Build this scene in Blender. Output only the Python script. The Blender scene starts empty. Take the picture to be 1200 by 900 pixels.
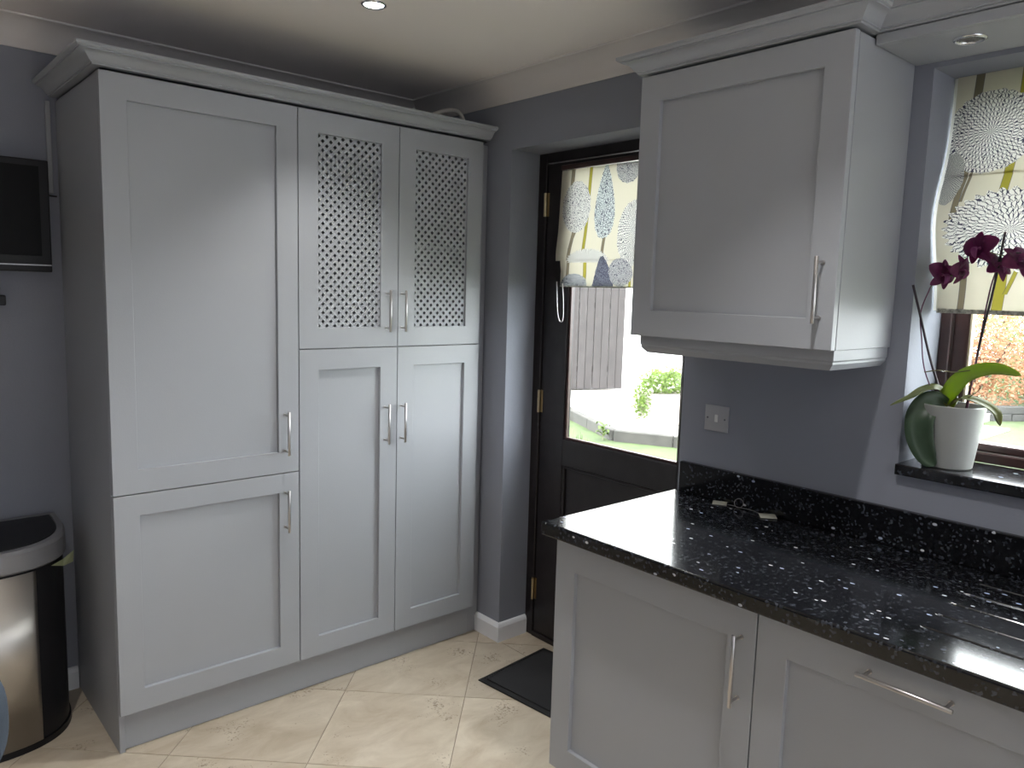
import bpy, bmesh, math, random
from mathutils import Vector, Matrix
random.seed(7)
R=math.radians
SC=bpy.context.scene
COL=SC.collection

# ------------------------------------------------------------------ camera
CAM=Vector((-2.1816,-3.2213,1.5852)); YAW,PIT,ROL,FPX=R(48.5743),R(-6.98),R(1.6612),901.16
FW=Vector((math.cos(YAW)*math.cos(PIT),math.sin(YAW)*math.cos(PIT),math.sin(PIT)))
_r=FW.cross(Vector((0,0,1))).normalized(); _u=_r.cross(FW)
RT=_r*math.cos(ROL)+_u*math.sin(ROL); UP=-_r*math.sin(ROL)+_u*math.cos(ROL)
cd=bpy.data.cameras.new('camera'); cam=bpy.data.objects.new('camera',cd); COL.objects.link(cam)
cd.sensor_width=36; cd.lens=36*FPX/1200; cd.clip_start=.05; cd.clip_end=200
M3=Matrix((RT,UP,-FW)).transposed().to_4x4(); M3.translation=CAM; cam.matrix_world=M3
SC.camera=cam
# ------------------------------------------------------------------ world / light / exposure
W=bpy.data.worlds.new('sky'); SC.world=W; W.use_nodes=True
wn=W.node_tree.nodes; wl=W.node_tree.links
bg=wn['Background']; bg.inputs[0].default_value=(.95,.965,1,1); bg.inputs[1].default_value=12.0
SC.view_settings.view_transform='Standard'; SC.view_settings.look='None'
SC.view_settings.gamma=1; SC.view_settings.use_curve_mapping=False; SC.view_settings.exposure=0.60

def area(name,loc,rot,sx,sy,power,color=(1,1,1),portal=False):
    l=bpy.data.lights.new(name,'AREA'); l.shape='RECTANGLE'; l.size=sx; l.size_y=sy; l.energy=power; l.color=color
    if portal: l.cycles.is_portal=True
    o=bpy.data.objects.new(name,l); o.location=loc; o.rotation_euler=rot; COL.objects.link(o); return o
# added soft fill lamp in front of the solid wall behind the camera
area('room_fill',(-1.6,-5.35,1.3),(R(90),0,0),2.3,1.6,13,(.92,.94,1))
# second added fill lamp, out of view at the window wall, facing the room
area('side_fill',(-.03,-4.65,1.1),(R(90),0,R(90)),1.1,2.0,16,(.92,.95,1))
ROOM_H=2.455
DOWN=[(-.863,-1.025),(-.863,-2.45),(-2.15,-1.45),(-2.15,-2.9),(-3.4,-1.45)]
DOWN_POWER=7.5

# ------------------------------------------------------------------ helpers
def hp(u,v,ax,val):
    d=FW+RT*((u-600)/FPX)+UP*((450-v)/FPX); t=(val-CAM[ax])/d[ax]; return CAM+d*t
def obj(name,bm,mat,parent=None,smooth=False,autosm=None):
    me=bpy.data.meshes.new(name)
    bmesh.ops.recalc_face_normals(bm,faces=bm.faces)
    bm.to_mesh(me); bm.free()
    o=bpy.data.objects.new(name,me); COL.objects.link(o)
    if mat: me.materials.append(mat)
    if smooth: me.shade_smooth()
    if autosm:
        me.shade_smooth(); me.set_sharp_from_angle(angle=R(autosm))
    if parent is not None:
        wp=Vector((0,0,0)); p=parent
        while p: wp+=p.location; p=p.parent
        me.transform(Matrix.Translation(-wp)); o.parent=parent
    else:
        c=[v.co for v in me.vertices]
        lo=Vector([min(q[i] for q in c) for i in range(3)]); hi=Vector([max(q[i] for q in c) for i in range(3)])
        b=Vector(((lo.x+hi.x)/2,(lo.y+hi.y)/2,lo.z)); me.transform(Matrix.Translation(-b)); o.location=b
    return o
def thing(name,label,cat,loc,group=None):
    o=bpy.data.objects.new(name,None); COL.objects.link(o); o.location=loc; o.empty_display_size=.1
    o['label']=label; o['category']=cat
    if group: o['group']=group
    return o
def tag(o,label,cat,group=None,kind=None):
    o['label']=label; o['category']=cat
    if group: o['group']=group
    if kind: o['kind']=kind
    return o
def struct(o): o['kind']='structure'; return o
def structe(name,loc):
    o=bpy.data.objects.new(name,None); COL.objects.link(o); o.location=loc; o.empty_display_size=.1; o['kind']='structure'; return o
def box(bm,x0,x1,y0,y1,z0,z1,bev=0,seg=1):
    x0,x1=min(x0,x1),max(x0,x1); y0,y1=min(y0,y1),max(y0,y1); z0,z1=min(z0,z1),max(z0,z1)
    vs=[bm.verts.new((x,y,z)) for x in (x0,x1) for y in (y0,y1) for z in (z0,z1)]
    q=[(0,1,3,2),(4,6,7,5),(0,4,5,1),(2,3,7,6),(0,2,6,4),(1,5,7,3)]
    fs=[bm.faces.new([vs[i] for i in f]) for f in q]
    if bev:
        es=list({e for f in fs for e in f.edges})
        bmesh.ops.bevel(bm,geom=es,offset=bev,segments=seg,profile=.6,affect='EDGES')
    return bm
def B(*a,**k): return box(bmesh.new(),*a,**k)
def quad(bm,pts): return bm.faces.new([bm.verts.new(p) for p in pts])
def tube(bm,pts,rad,seg=10,cap=True):
    pts=[Vector(p) for p in pts]; n=len(pts)
    if not hasattr(rad,'__len__'): rad=[rad]*n
    rings=[]; nrm=None
    for i,p in enumerate(pts):
        t=(pts[min(i+1,n-1)]-pts[max(i-1,0)]).normalized()
        if nrm is None:
            a=Vector((0,0,1)) if abs(t.z)<.9 else Vector((1,0,0)); nrm=t.cross(a).normalized()
        else: nrm=(nrm-t*nrm.dot(t)).normalized()
        b=t.cross(nrm)
        rings.append([bm.verts.new(p+(nrm*math.cos(k*2*math.pi/seg)+b*math.sin(k*2*math.pi/seg))*rad[i]) for k in range(seg)])
    for i in range(n-1):
        for k in range(seg):
            bm.faces.new((rings[i][k],rings[i][(k+1)%seg],rings[i+1][(k+1)%seg],rings[i+1][k]))
    if cap: bm.faces.new(rings[0][::-1]); bm.faces.new(rings[-1])
    return bm
def lathe(bm,c,prof,seg=40,closed=False):
    c=Vector(c); rings=[]
    for r,z in prof:
        rings.append([bm.verts.new(c+Vector((r*math.cos(k*2*math.pi/seg),r*math.sin(k*2*math.pi/seg),z))) for k in range(seg)] if r>1e-6 else [bm.verts.new(c+Vector((0,0,z)))])
    for a,b in zip(rings,rings[1:]):
        for k in range(seg):
            k2=(k+1)%seg
            if len(a)==1 and len(b)==1: continue
            if len(a)==1: bm.faces.new((a[0],b[k],b[k2]))
            elif len(b)==1: bm.faces.new((a[k],a[k2],b[0]))
            else: bm.faces.new((a[k],a[k2],b[k2],b[k]))
    return bm
def bez(ps,n=12):
    """Catmull-Rom through the points"""
    ps=[Vector(p) for p in ps]; P=[2*ps[0]-ps[1]]+ps+[2*ps[-1]-ps[-2]]; out=[]
    for i in range(1,len(P)-2):
        for k in range(n):
            t=k/n; a,b,c,d=P[i-1],P[i],P[i+1],P[i+2]
            out.append(.5*((2*b)+(c-a)*t+(2*a-5*b+4*c-d)*t*t+(3*b-a-3*c+d)*t**3))
    out.append(ps[-1]); return out
def sweep(bm,path,prof,side=1,caps=True,zb=0):
    """horizontal path [(x,y)], profile [(out,z)], out to the right (side=1) of travel, mitred"""
    n=len(path); P=[Vector((p[0],p[1])) for p in path]; rings=[]
    for i in range(n):
        ds=[]
        if i>0: ds.append((P[i]-P[i-1]).normalized())
        if i<n-1: ds.append((P[i+1]-P[i]).normalized())
        ns=[Vector((d.y,-d.x))*side for d in ds]
        if len(ns)==2:
            m=(ns[0]+ns[1]).normalized(); m=m/max(.2,m.dot(ns[0]))
        else: m=ns[0]
        rings.append([bm.verts.new((P[i].x+m.x*o,P[i].y+m.y*o,zb+z)) for o,z in prof])
    k=len(prof)
    for a,b in zip(rings,rings[1:]):
        for j in range(k): bm.faces.new((a[j],a[(j+1)%k],b[(j+1)%k],b[j]))
    if caps: bm.faces.new(rings[0][::-1]); bm.faces.new(rings[-1])
    return bm

# ------------------------------------------------------------------ materials
def mat(name,color=(.5,.5,.5),rough=.5,metal=0,spec=.5,coat=0,bump=None,vary=None,emis=None,transm=0,sheen=0,trans=None):
    m=bpy.data.materials.new(name); m.use_nodes=True; nt=m.node_tree; b=nt.nodes['Principled BSDF']
    b.inputs['Base Color'].default_value=(*color,1); b.inputs['Roughness'].default_value=rough
    b.inputs['Metallic'].default_value=metal; b.inputs['Specular IOR Level'].default_value=spec
    b.inputs['Coat Weight'].default_value=coat
    tc=nt.nodes.new('ShaderNodeTexCoord')
    if vary:
        sc,amt=vary
        n=nt.nodes.new('ShaderNodeTexNoise'); n.inputs['Scale'].default_value=sc; n.inputs['Detail'].default_value=5
        nt.links.new(tc.outputs['Object'],n.inputs['Vector'])
        mr=nt.nodes.new('ShaderNodeMapRange'); mr.inputs['From Min'].default_value=.3; mr.inputs['From Max'].default_value=.7
        mr.inputs['To Min'].default_value=1-amt; mr.inputs['To Max'].default_value=1+amt
        nt.links.new(n.outputs[0],mr.inputs['Value'])
        h=nt.nodes.new('ShaderNodeHueSaturation'); h.inputs['Color'].default_value=(*color,1)
        nt.links.new(mr.outputs[0],h.inputs['Value']); nt.links.new(h.outputs[0],b.inputs['Base Color'])
    if bump:
        sc,st=bump
        n=nt.nodes.new('ShaderNodeTexNoise'); n.inputs['Scale'].default_value=sc; n.inputs['Detail'].default_value=4
        nt.links.new(tc.outputs['Object'],n.inputs['Vector'])
        bp=nt.nodes.new('ShaderNodeBump'); bp.inputs['Strength'].default_value=st; bp.inputs['Distance'].default_value=.002
        nt.links.new(n.outputs[0],bp.inputs['Height']); nt.links.new(bp.outputs[0],b.inputs['Normal'])
    if emis:
        b.inputs['Emission Color'].default_value=(*emis[0],1); b.inputs['Emission Strength'].default_value=emis[1]
    if trans:
        t=nt.nodes.new('ShaderNodeBsdfTranslucent'); t.inputs[0].default_value=(*trans[0],1)
        mx=nt.nodes.new('ShaderNodeMixShader'); mx.inputs[0].default_value=trans[1]
        nt.links.new(b.outputs[0],mx.inputs[1]); nt.links.new(t.outputs[0],mx.inputs[2])
        nt.links.new(mx.outputs[0],nt.nodes['Material Output'].inputs[0])
    return m
PAINT=mat('cabinet_paint',(.358,.376,.402),.42,bump=(220,.12),vary=(3,.02))
CARC=mat('carcass_paint',(.335,.350,.376),.45,bump=(220,.1))
LATP=mat('lattice_paint',(.358,.376,.402),.6)
WALL=mat('wall_paint',(.252,.267,.312),.8,bump=(120,.25),vary=(2,.03))
CEIL=mat('ceiling_paint',(.84,.79,.765),.85,bump=(90,.1))
COVE=mat('coving_paint',(.70,.67,.65),.75)
SKIRT=mat('skirting_gloss',(.84,.86,.90),.35)
DARKW=mat('dark_stained_wood',(.014,.011,.012),.33,bump=(40,.3),vary=(18,.3))
FRAMEW=mat('mahogany_stained_wood',(.045,.02,.018),.3,bump=(40,.3),vary=(12,.35))
PULL=mat('brushed_steel_handle',(.55,.53,.52),.3,metal=1)
CHROME=mat('chrome',(.75,.75,.76),.12,metal=1)
BRASS=mat('worn_brass',(.62,.52,.33),.3,metal=1)
BLACKP=mat('black_plastic',(.008,.008,.010),.42,spec=.3)
SCREEN=mat('dark_screen',(.003,.003,.004),.45,spec=.15)
SILVERP=mat('silver_plastic',(.42,.42,.44),.35,metal=.4)
BINPL=mat('grey_lid_rim',(.22,.22,.235),.35,metal=.3)
STEEL=mat('brushed_bin_steel',(.46,.435,.40),.34,metal=1,bump=(300,.05))
WHITEP=mat('white_plastic',(.72,.72,.70),.35)
CABLE=mat('black_cable',(.02,.02,.02),.5)
RUBBER=mat('mat_rubber',(.012,.012,.013),.55)
PILE=mat('mat_pile',(.02,.02,.022),.95,bump=(600,1))
POT=mat('pot_glaze',(.31,.32,.305),.35)
BARK=mat('orchid_bark',(.10,.06,.035),.9,bump=(80,1))
CHAIRF=mat('blue_grey_fabric',(.065,.085,.115),.9,bump=(500,.6))
CHAIRL=mat('chair_steel',(.5,.5,.5),.25,metal=1)
TAGM=mat('paper_tag',(.38,.38,.32),.6)
WIRE=mat('tag_wire',(.25,.25,.26),.4,metal=.8)
BAG=mat('bin_bag_plastic',(.55,.6,.35),.4)
CORD=mat('blind_cord',(.75,.72,.74),.5)
DUCT=mat('white_pipe_plastic',(.55,.52,.48),.45)
def glassmat(name,tint=(1,1,1)):
    m=bpy.data.materials.new(name); m.use_nodes=True; nt=m.node_tree; nt.nodes.clear()
    o=nt.nodes.new('ShaderNodeOutputMaterial'); t=nt.nodes.new('ShaderNodeBsdfTransparent'); t.inputs[0].default_value=(*tint,1)
    g=nt.nodes.new('ShaderNodeBsdfGlossy'); g.inputs['Roughness'].default_value=0
    lw_=nt.nodes.new('ShaderNodeLayerWeight'); lw_.inputs[0].default_value=.5
    pw=nt.nodes.new('ShaderNodeMath'); pw.operation='POWER'; pw.inputs[1].default_value=5; nt.links.new(lw_.outputs['Facing'],pw.inputs[0])
    f=nt.nodes.new('ShaderNodeMath'); f.operation='MULTIPLY_ADD'; f.inputs[1].default_value=.9; f.inputs[2].default_value=.04; nt.links.new(pw.outputs[0],f.inputs[0])
    mx=nt.nodes.new('ShaderNodeMixShader')
    nt.links.new(f.outputs[0],mx.inputs[0]); nt.links.new(t.outputs[0],mx.inputs[1]); nt.links.new(g.outputs[0],mx.inputs[2]); nt.links.new(mx.outputs[0],o.inputs[0])
    return m
GLASS=glassmat('pane_glass',(.93,.95,.94))
def granite():
    m=bpy.data.materials.new('black_pearl_granite'); m.use_nodes=True; nt=m.node_tree; b=nt.nodes['Principled BSDF']; L=nt.links
    tc=nt.nodes.new('ShaderNodeTexCoord')
    v=nt.nodes.new('ShaderNodeTexVoronoi'); v.inputs['Scale'].default_value=150; L.new(tc.outputs['Object'],v.inputs['Vector'])
    sp=nt.nodes.new('ShaderNodeSeparateColor'); L.new(v.outputs['Color'],sp.inputs[0])
    n=nt.nodes.new('ShaderNodeTexNoise'); n.inputs['Scale'].default_value=9; n.inputs['Detail'].default_value=3; L.new(tc.outputs['Object'],n.inputs['Vector'])
    add=nt.nodes.new('ShaderNodeMath'); add.operation='MULTIPLY_ADD'; L.new(n.outputs[0],add.inputs[0]); add.inputs[1].default_value=.08; L.new(sp.outputs[0],add.inputs[2])
    cr=nt.nodes.new('ShaderNodeValToRGB'); e=cr.color_ramp.elements
    e[0].position=0; e[0].color=(.002,.002,.0025,1); e[1].position=.72; e[1].color=(.006,.0065,.008,1)
    a=cr.color_ramp.elements.new(.9); a.color=(.012,.0135,.017,1)
    a=cr.color_ramp.elements.new(1.0); a.color=(.055,.062,.078,1)
    L.new(add.outputs[0],cr.inputs[0])
    # rare bright flakes
    v2=nt.nodes.new('ShaderNodeTexVoronoi'); v2.inputs['Scale'].default_value=75
    mp=nt.nodes.new('ShaderNodeMapping'); mp.inputs['Scale'].default_value=(1,.6,1); mp.inputs['Rotation'].default_value=(0,0,.6)
    L.new(tc.outputs['Object'],mp.inputs[0]); L.new(mp.outputs[0],v2.inputs['Vector'])
    s2=nt.nodes.new('ShaderNodeSeparateColor'); L.new(v2.outputs['Color'],s2.inputs[0])
    g=nt.nodes.new('ShaderNodeMath'); g.operation='GREATER_THAN'; g.inputs[1].default_value=.945; L.new(s2.outputs[1],g.inputs[0])
    d=nt.nodes.new('ShaderNodeMath'); d.operation='LESS_THAN'; d.inputs[1].default_value=.27; L.new(v2.outputs['Distance'],d.inputs[0])
    mu=nt.nodes.new('ShaderNodeMath'); mu.operation='MULTIPLY'; L.new(g.outputs[0],mu.inputs[0]); L.new(d.outputs[0],mu.inputs[1])
    fl=nt.nodes.new('ShaderNodeMix'); fl.data_type='RGBA'; L.new(mu.outputs[0],fl.inputs['Factor']); L.new(cr.outputs[0],fl.inputs['A'])
    fc=nt.nodes.new('ShaderNodeMix'); fc.data_type='RGBA'; fc.inputs['A'].default_value=(.30,.36,.50,1); fc.inputs['B'].default_value=(.60,.61,.62,1); L.new(s2.outputs[2],fc.inputs['Factor'])
    L.new(fc.outputs['Result'],fl.inputs['B']); L.new(fl.outputs['Result'],b.inputs['Base Color'])
    b.inputs['Roughness'].default_value=.13; b.inputs['Specular IOR Level'].default_value=.5; b.inputs['IOR'].default_value=1.55
    return m
GRAN=granite()
def tilemat():
    m=bpy.data.materials.new('travertine_tile'); m.use_nodes=True; nt=m.node_tree; b=nt.nodes['Principled BSDF']; L=nt.links
    tc=nt.nodes.new('ShaderNodeTexCoord'); oi=nt.nodes.new('ShaderNodeObjectInfo')
    mu=nt.nodes.new('ShaderNodeVectorMath'); mu.operation='SCALE'; mu.inputs['Scale'].default_value=1.0
    cx=nt.nodes.new('ShaderNodeCombineXYZ'); sm=nt.nodes.new('ShaderNodeMath'); sm.operation='MULTIPLY'; sm.inputs[1].default_value=40; L.new(oi.outputs['Random'],sm.inputs[0])
    L.new(sm.outputs[0],cx.inputs[0]); L.new(sm.outputs[0],cx.inputs[1]); L.new(sm.outputs[0],cx.inputs[2])
    va=nt.nodes.new('ShaderNodeVectorMath'); L.new(tc.outputs['Object'],va.inputs[0]); L.new(cx.outputs[0],va.inputs[1])
    mp=nt.nodes.new('ShaderNodeMapping'); mp.inputs['Scale'].default_value=(1,1.8,1); L.new(va.outputs[0],mp.inputs[0])
    n=nt.nodes.new('ShaderNodeTexNoise'); n.inputs['Scale'].default_value=4.5; n.inputs['Detail'].default_value=8; n.inputs['Roughness'].default_value=.62; n.inputs['Distortion'].default_value=.6; L.new(mp.outputs[0],n.inputs['Vector'])
    cr=nt.nodes.new('ShaderNodeValToRGB'); e=cr.color_ramp.elements
    e[0].position=.3; e[0].color=(.43,.355,.26,1); e[1].position=.68; e[1].color=(.61,.54,.43,1); L.new(n.outputs[0],cr.inputs[0])
    # small pits in clusters
    v=nt.nodes.new('ShaderNodeTexNoise'); v.inputs['Scale'].default_value=85; v.inputs['Detail'].default_value=3; v.inputs['Roughness'].default_value=.7; L.new(va.outputs[0],v.inputs['Vector'])
    n2=nt.nodes.new('ShaderNodeTexNoise'); n2.inputs['Scale'].default_value=6; n2.inputs['Detail'].default_value=2; L.new(va.outputs[0],n2.inputs['Vector'])
    ad=nt.nodes.new('ShaderNodeMath'); ad.operation='ADD'; L.new(v.outputs[0],ad.inputs[0]); L.new(n2.outputs[0],ad.inputs[1])
    gt=nt.nodes.new('ShaderNodeMapRange'); gt.inputs['From Min'].default_value=1.22; gt.inputs['From Max'].default_value=1.31; L.new(ad.outputs[0],gt.inputs['Value'])
    mx=nt.nodes.new('ShaderNodeMix'); mx.data_type='RGBA'; mx.inputs['B'].default_value=(.27,.21,.15,1); L.new(gt.outputs[0],mx.inputs['Factor']); L.new(cr.outputs[0],mx.inputs['A'])
    hs=nt.nodes.new('ShaderNodeHueSaturation'); L.new(mx.outputs['Result'],hs.inputs['Color'])
    mr=nt.nodes.new('ShaderNodeMapRange'); mr.inputs['To Min'].default_value=.9; mr.inputs['To Max'].default_value=1.06; L.new(oi.outputs['Random'],mr.inputs['Value']); L.new(mr.outputs[0],hs.inputs['Value'])
    L.new(hs.outputs[0],b.inputs['Base Color']); b.inputs['Roughness'].default_value=.42
    return m
TILE=tilemat(); GROUT=mat('grout',(.30,.25,.19),.9)

class NX:
    """small math-expression helper for shader trees"""
    def __init__(s,nt): s.nt=nt
    def m(s,op,a,b=None,c=None,clamp=False):
        n=s.nt.nodes.new('ShaderNodeMath'); n.operation=op; n.use_clamp=clamp
        for i,x in enumerate((a,b,c)):
            if x is None: continue
            if isinstance(x,(int,float)): n.inputs[i].default_value=x
            else: s.nt.links.new(x,n.inputs[i])
        return n.outputs[0]
    def mix(s,f,a,b):
        n=s.nt.nodes.new('ShaderNodeMix'); n.data_type='RGBA'
        for k,x in (('Factor',f),('A',a),('B',b)):
            if isinstance(x,(int,float)): n.inputs[k].default_value=x
            elif isinstance(x,tuple): n.inputs[k].default_value=(*x,1)
            else: s.nt.links.new(x,n.inputs[k])
        return n.outputs['Result']
INK=(.055,.055,.095); WHT=(.74,.74,.72); CREAM=(.62,.59,.50); OLIVE=(.33,.30,.05); BRN=(.21,.18,.13); GREYB=(.20,.22,.27)
def fabric(name,els,base=CREAM):
    m=bpy.data.materials.new(name); m.use_nodes=True; nt=m.node_tree; L=nt.links; x=NX(nt)
    uv=nt.nodes.new('ShaderNodeUVMap'); uv.uv_map='UVMap'
    sp=nt.nodes.new('ShaderNodeSeparateXYZ'); L.new(uv.outputs[0],sp.inputs[0]); U,V=sp.outputs[0],sp.outputs[1]
    wob=nt.nodes.new('ShaderNodeTexNoise'); wob.inputs['Scale'].default_value=60; L.new(uv.outputs[0],wob.inputs['Vector'])
    col=base
    for e in els:
        if e[0]=='strip':
            _,u0,v0,u1,v1,w,c=e
            t=x.m('DIVIDE',x.m('SUBTRACT',V,v0),(v1-v0))
            uc=x.m('MULTIPLY_ADD',t,(u1-u0),u0)
            mk=x.m('LESS_THAN',x.m('ABSOLUTE',x.m('SUBTRACT',U,uc)),w/2)
            mk=x.m('MULTIPLY',mk,x.m('MULTIPLY',x.m('GREATER_THAN',t,0.),x.m('LESS_THAN',t,1.)))
            ed=x.m('LESS_THAN',x.m('ABSOLUTE',x.m('SUBTRACT',x.m('ABSOLUTE',x.m('SUBTRACT',U,uc)),w/2)),.0008)
            ed=x.m('MULTIPLY',ed,x.m('MULTIPLY',x.m('GREATER_THAN',t,0.),x.m('LESS_THAN',t,1.)))
            col=x.mix(mk,col,c); col=x.mix(x.m('MULTIPLY',ed,.6),col,INK)
        else:
            _,kind,cu,cv,ru,rv,vmin,bgc=e
            du=x.m('DIVIDE',x.m('SUBTRACT',U,cu),ru); dv=x.m('DIVIDE',x.m('SUBTRACT',V,cv),rv)
            r=x.m('SQRT',x.m('ADD',x.m('MULTIPLY',du,du),x.m('MULTIPLY',dv,dv)))
            ang=x.m('ARCTAN2',dv,du)
            if kind=='drop':  # pointed at the top
                f=x.m('MULTIPLY_ADD',dv,-.35,.72); du=x.m('DIVIDE',du,f)
                r=x.m('SQRT',x.m('ADD',x.m('MULTIPLY',du,du),x.m('MULTIPLY',dv,dv)))
            vo=nt.nodes.new('ShaderNodeTexVoronoi'); vo.feature='DISTANCE_TO_EDGE'; vo.inputs['Scale'].default_value=1
            cb=nt.nodes.new('ShaderNodeCombineXYZ')
            if kind in('petal','cell'):
                rows=7.0 if kind=='petal' else 9.5; nb=9 if kind=='petal' else 7
                rr_=x.m('MULTIPLY_ADD',wob.outputs[0],.9,x.m('MULTIPLY',r,rows)); fi=x.m('FLOOR',rr_); q=x.m('FRACT',rr_)
                aj=x.m('ADD',ang,x.m('MULTIPLY_ADD',wob.outputs[0],.22,-.11))
                aa=x.m('MULTIPLY_ADD',x.m('MULTIPLY',x.m('ADD',fi,1.),nb/6.2832),aj,x.m('MULTIPLY',fi,.37))
                pp=x.m('ABSOLUTE',x.m('SUBTRACT',x.m('FRACT',aa),.5))
                hw=x.m('MULTIPLY',x.m('SQRT',x.m('SINE',x.m('MULTIPLY',q,3.1416))),.43)
                ln=x.m('MULTIPLY',x.m('GREATER_THAN',pp,x.m('SUBTRACT',hw,.07 if kind=='petal' else .10)),x.m('LESS_THAN',pp,x.m('ADD',hw,.10)))
            elif False:
                L.new(x.m('MULTIPLY',ang,7.6),cb.inputs[0]); L.new(x.m('MULTIPLY',x.m('SQRT',r),6.0),cb.inputs[1]); th=.055
                vo.inputs['Randomness'].default_value=.75
            else:
                k=165 if kind!='fine' else 210
                L.new(x.m('MULTIPLY',U,k),cb.inputs[0]); L.new(x.m('MULTIPLY',V,k*.62 if kind=='drop' else k),cb.inputs[1]); th=.075
            if kind not in('petal','cell'):
                L.new(cb.outputs[0],vo.inputs['Vector']); ln=x.m('LESS_THAN',vo.outputs['Distance'],th)
            lim=x.m('MULTIPLY_ADD',wob.outputs[0],.16,.92)
            if kind=='petal':
                lim=x.m('MULTIPLY_ADD',x.m('SINE',x.m('MULTIPLY',ang,33)),.05,.95)
            mk=x.m('LESS_THAN',r,lim)
            if vmin is not None: mk=x.m('MULTIPLY',mk,x.m('GREATER_THAN',V,vmin))
            inner=x.mix(ln,bgc,INK)
            col=x.mix(mk,col,inner)
    # weave
    b=nt.nodes['Principled BSDF']; b.inputs['Roughness'].default_value=.9; b.inputs['Specular IOR Level'].default_value=.2
    L.new(col,b.inputs['Base Color'])
    t=nt.nodes.new('ShaderNodeBsdfTranslucent'); L.new(col,t.inputs[0])
    mx=nt.nodes.new('ShaderNodeMixShader'); mx.inputs[0].default_value=.5
    L.new(b.outputs[0],mx.inputs[1]); L.new(t.outputs[0],mx.inputs[2]); L.new(mx.outputs[0],nt.nodes['Material Output'].inputs[0])
    return m
LINING=mat('blind_lining',(.8,.8,.78),.9,trans=((.85,.84,.80),.40))

# ================================================================== SETTING
X0,Y0=-4.6,-5.4       # far corners of the room behind the camera
YR1,YR2,ZL=-.705,-1.6395,2.171           # door opening
GY1,GY2,GZ0,GZ1=-2.368,-3.62,1.113,2.188 # window opening
T=.30; PY1,PY2=-4.05,-5.25   # unseen glazed opening added in the window wall to admit daylight
w=bmesh.new()
for a in [(0,T,0,YR1,0,ROOM_H),(0,T,YR1,YR2,ZL,ROOM_H),(0,T,YR2,GY1,0,ROOM_H),(0,T,GY1,GY2,0,GZ0),(0,T,GY1,GY2,GZ1,ROOM_H),(0,T,GY2,PY1,0,ROOM_H),(0,T,PY1,PY2,2.1,ROOM_H),(0,T,PY2,Y0,0,ROOM_H)]:
    box(w,*a)
struct(obj('wall_right',w,WALL))
struct(obj('wall_left',B(X0,T,0,.2,0,ROOM_H),WALL))
struct(obj('wall_front',B(X0-.2,X0,Y0,.2,0,ROOM_H),WALL))
struct(obj('wall_back',B(X0,T,Y0-.2,Y0,0,ROOM_H),WALL))
struct(obj('ceiling',B(X0-.2,T,Y0-.2,.2,ROOM_H,ROOM_H+.15),CEIL))
# --- floor: grout bed with laid diagonal tiles
fl=struct(obj('floor',B(X0-.2,T,Y0-.2,.2,-.15,-.0025),GROUT))
def clip(poly,x0,x1,y0,y1):
    def cut(P,f,inter):
        out=[]
        for i in range(len(P)):
            a,b=P[i-1],P[i]
            if f(b):
                if not f(a): out.append(inter(a,b))
                out.append(b)
            elif f(a): out.append(inter(a,b))
        return out
    ix=lambda X:(lambda a,b:(X,a[1]+(b[1]-a[1])*(X-a[0])/(b[0]-a[0])))
    iy=lambda Y:(lambda a,b:(a[0]+(b[0]-a[0])*(Y-a[1])/(b[1]-a[1]),Y))
    for f,i in ((lambda p:p[0]>=x0,ix(x0)),(lambda p:p[0]<=x1,ix(x1)),(lambda p:p[1]>=y0,iy(y0)),(lambda p:p[1]<=y1,iy(y1))):
        poly=cut(poly,f,i)
        if len(poly)<3: return []
    return poly
TS=.473; TA=R(-44.3); e1=Vector((math.cos(TA),math.sin(TA))); e2=Vector((math.sin(TA),-math.cos(TA)))
if e2.y>0: e2=-e2
ORG=Vector((-.756,-.666)); G=.0016
tmesh=None
for i in range(-12,12):
    for j in range(-5,14):
        c=ORG+e1*(TS*(i+.5))+e2*(TS*(j+.5)); h=TS/2-G
        P=[tuple(c+e1*(sx*h)+e2*(sy*h)) for sx,sy in ((-1,-1),(1,-1),(1,1),(-1,1))]
        for reg in ((X0,-.001,Y0,0),(.001,.17,YR2,YR1)):
            Q=clip(P,*reg)
            if len(Q)<3: continue
            ar=abs(sum(Q[k-1][0]*Q[k][1]-Q[k][0]*Q[k-1][1] for k in range(len(Q))))/2
            if ar<.0008: continue
            if ar>.999*(2*h)**2 and tmesh:
                t=bpy.data.objects.new('tile',tmesh); COL.objects.link(t)
            else:
                bm=bmesh.new(); QL=[(q[0]-c.x,q[1]-c.y) for q in Q]
                lo=[bm.verts.new((q[0],q[1],-.008)) for q in QL]; mi=[bm.verts.new((q[0],q[1],-.0008)) for q in QL]
                cc=Vector((sum(q[0] for q in QL)/len(QL),sum(q[1] for q in QL)/len(QL)))
                tp=[bm.verts.new((q[0]+(cc.x-q[0])*.004,q[1]+(cc.y-q[1])*.004,0)) for q in QL]
                for k in range(len(Q)):
                    k2=(k+1)%len(Q)
                    bm.faces.new((lo[k],lo[k2],mi[k2],mi[k])); bm.faces.new((mi[k],mi[k2],tp[k2],tp[k]))
                bm.faces.new(tp); bmesh.ops.recalc_face_normals(bm,faces=bm.faces)
                me=bpy.data.meshes.new('tile'); bm.to_mesh(me); bm.free(); me.materials.append(TILE)
                if me.polygons[-1].normal.z<0: me.flip_normals()
                t=bpy.data.objects.new('tile',me); COL.objects.link(t)
                if ar>.999*(2*h)**2: tmesh=me
            t.location=(c.x-fl.location.x,c.y-fl.location.y,-fl.location.z); t.parent=fl
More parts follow.
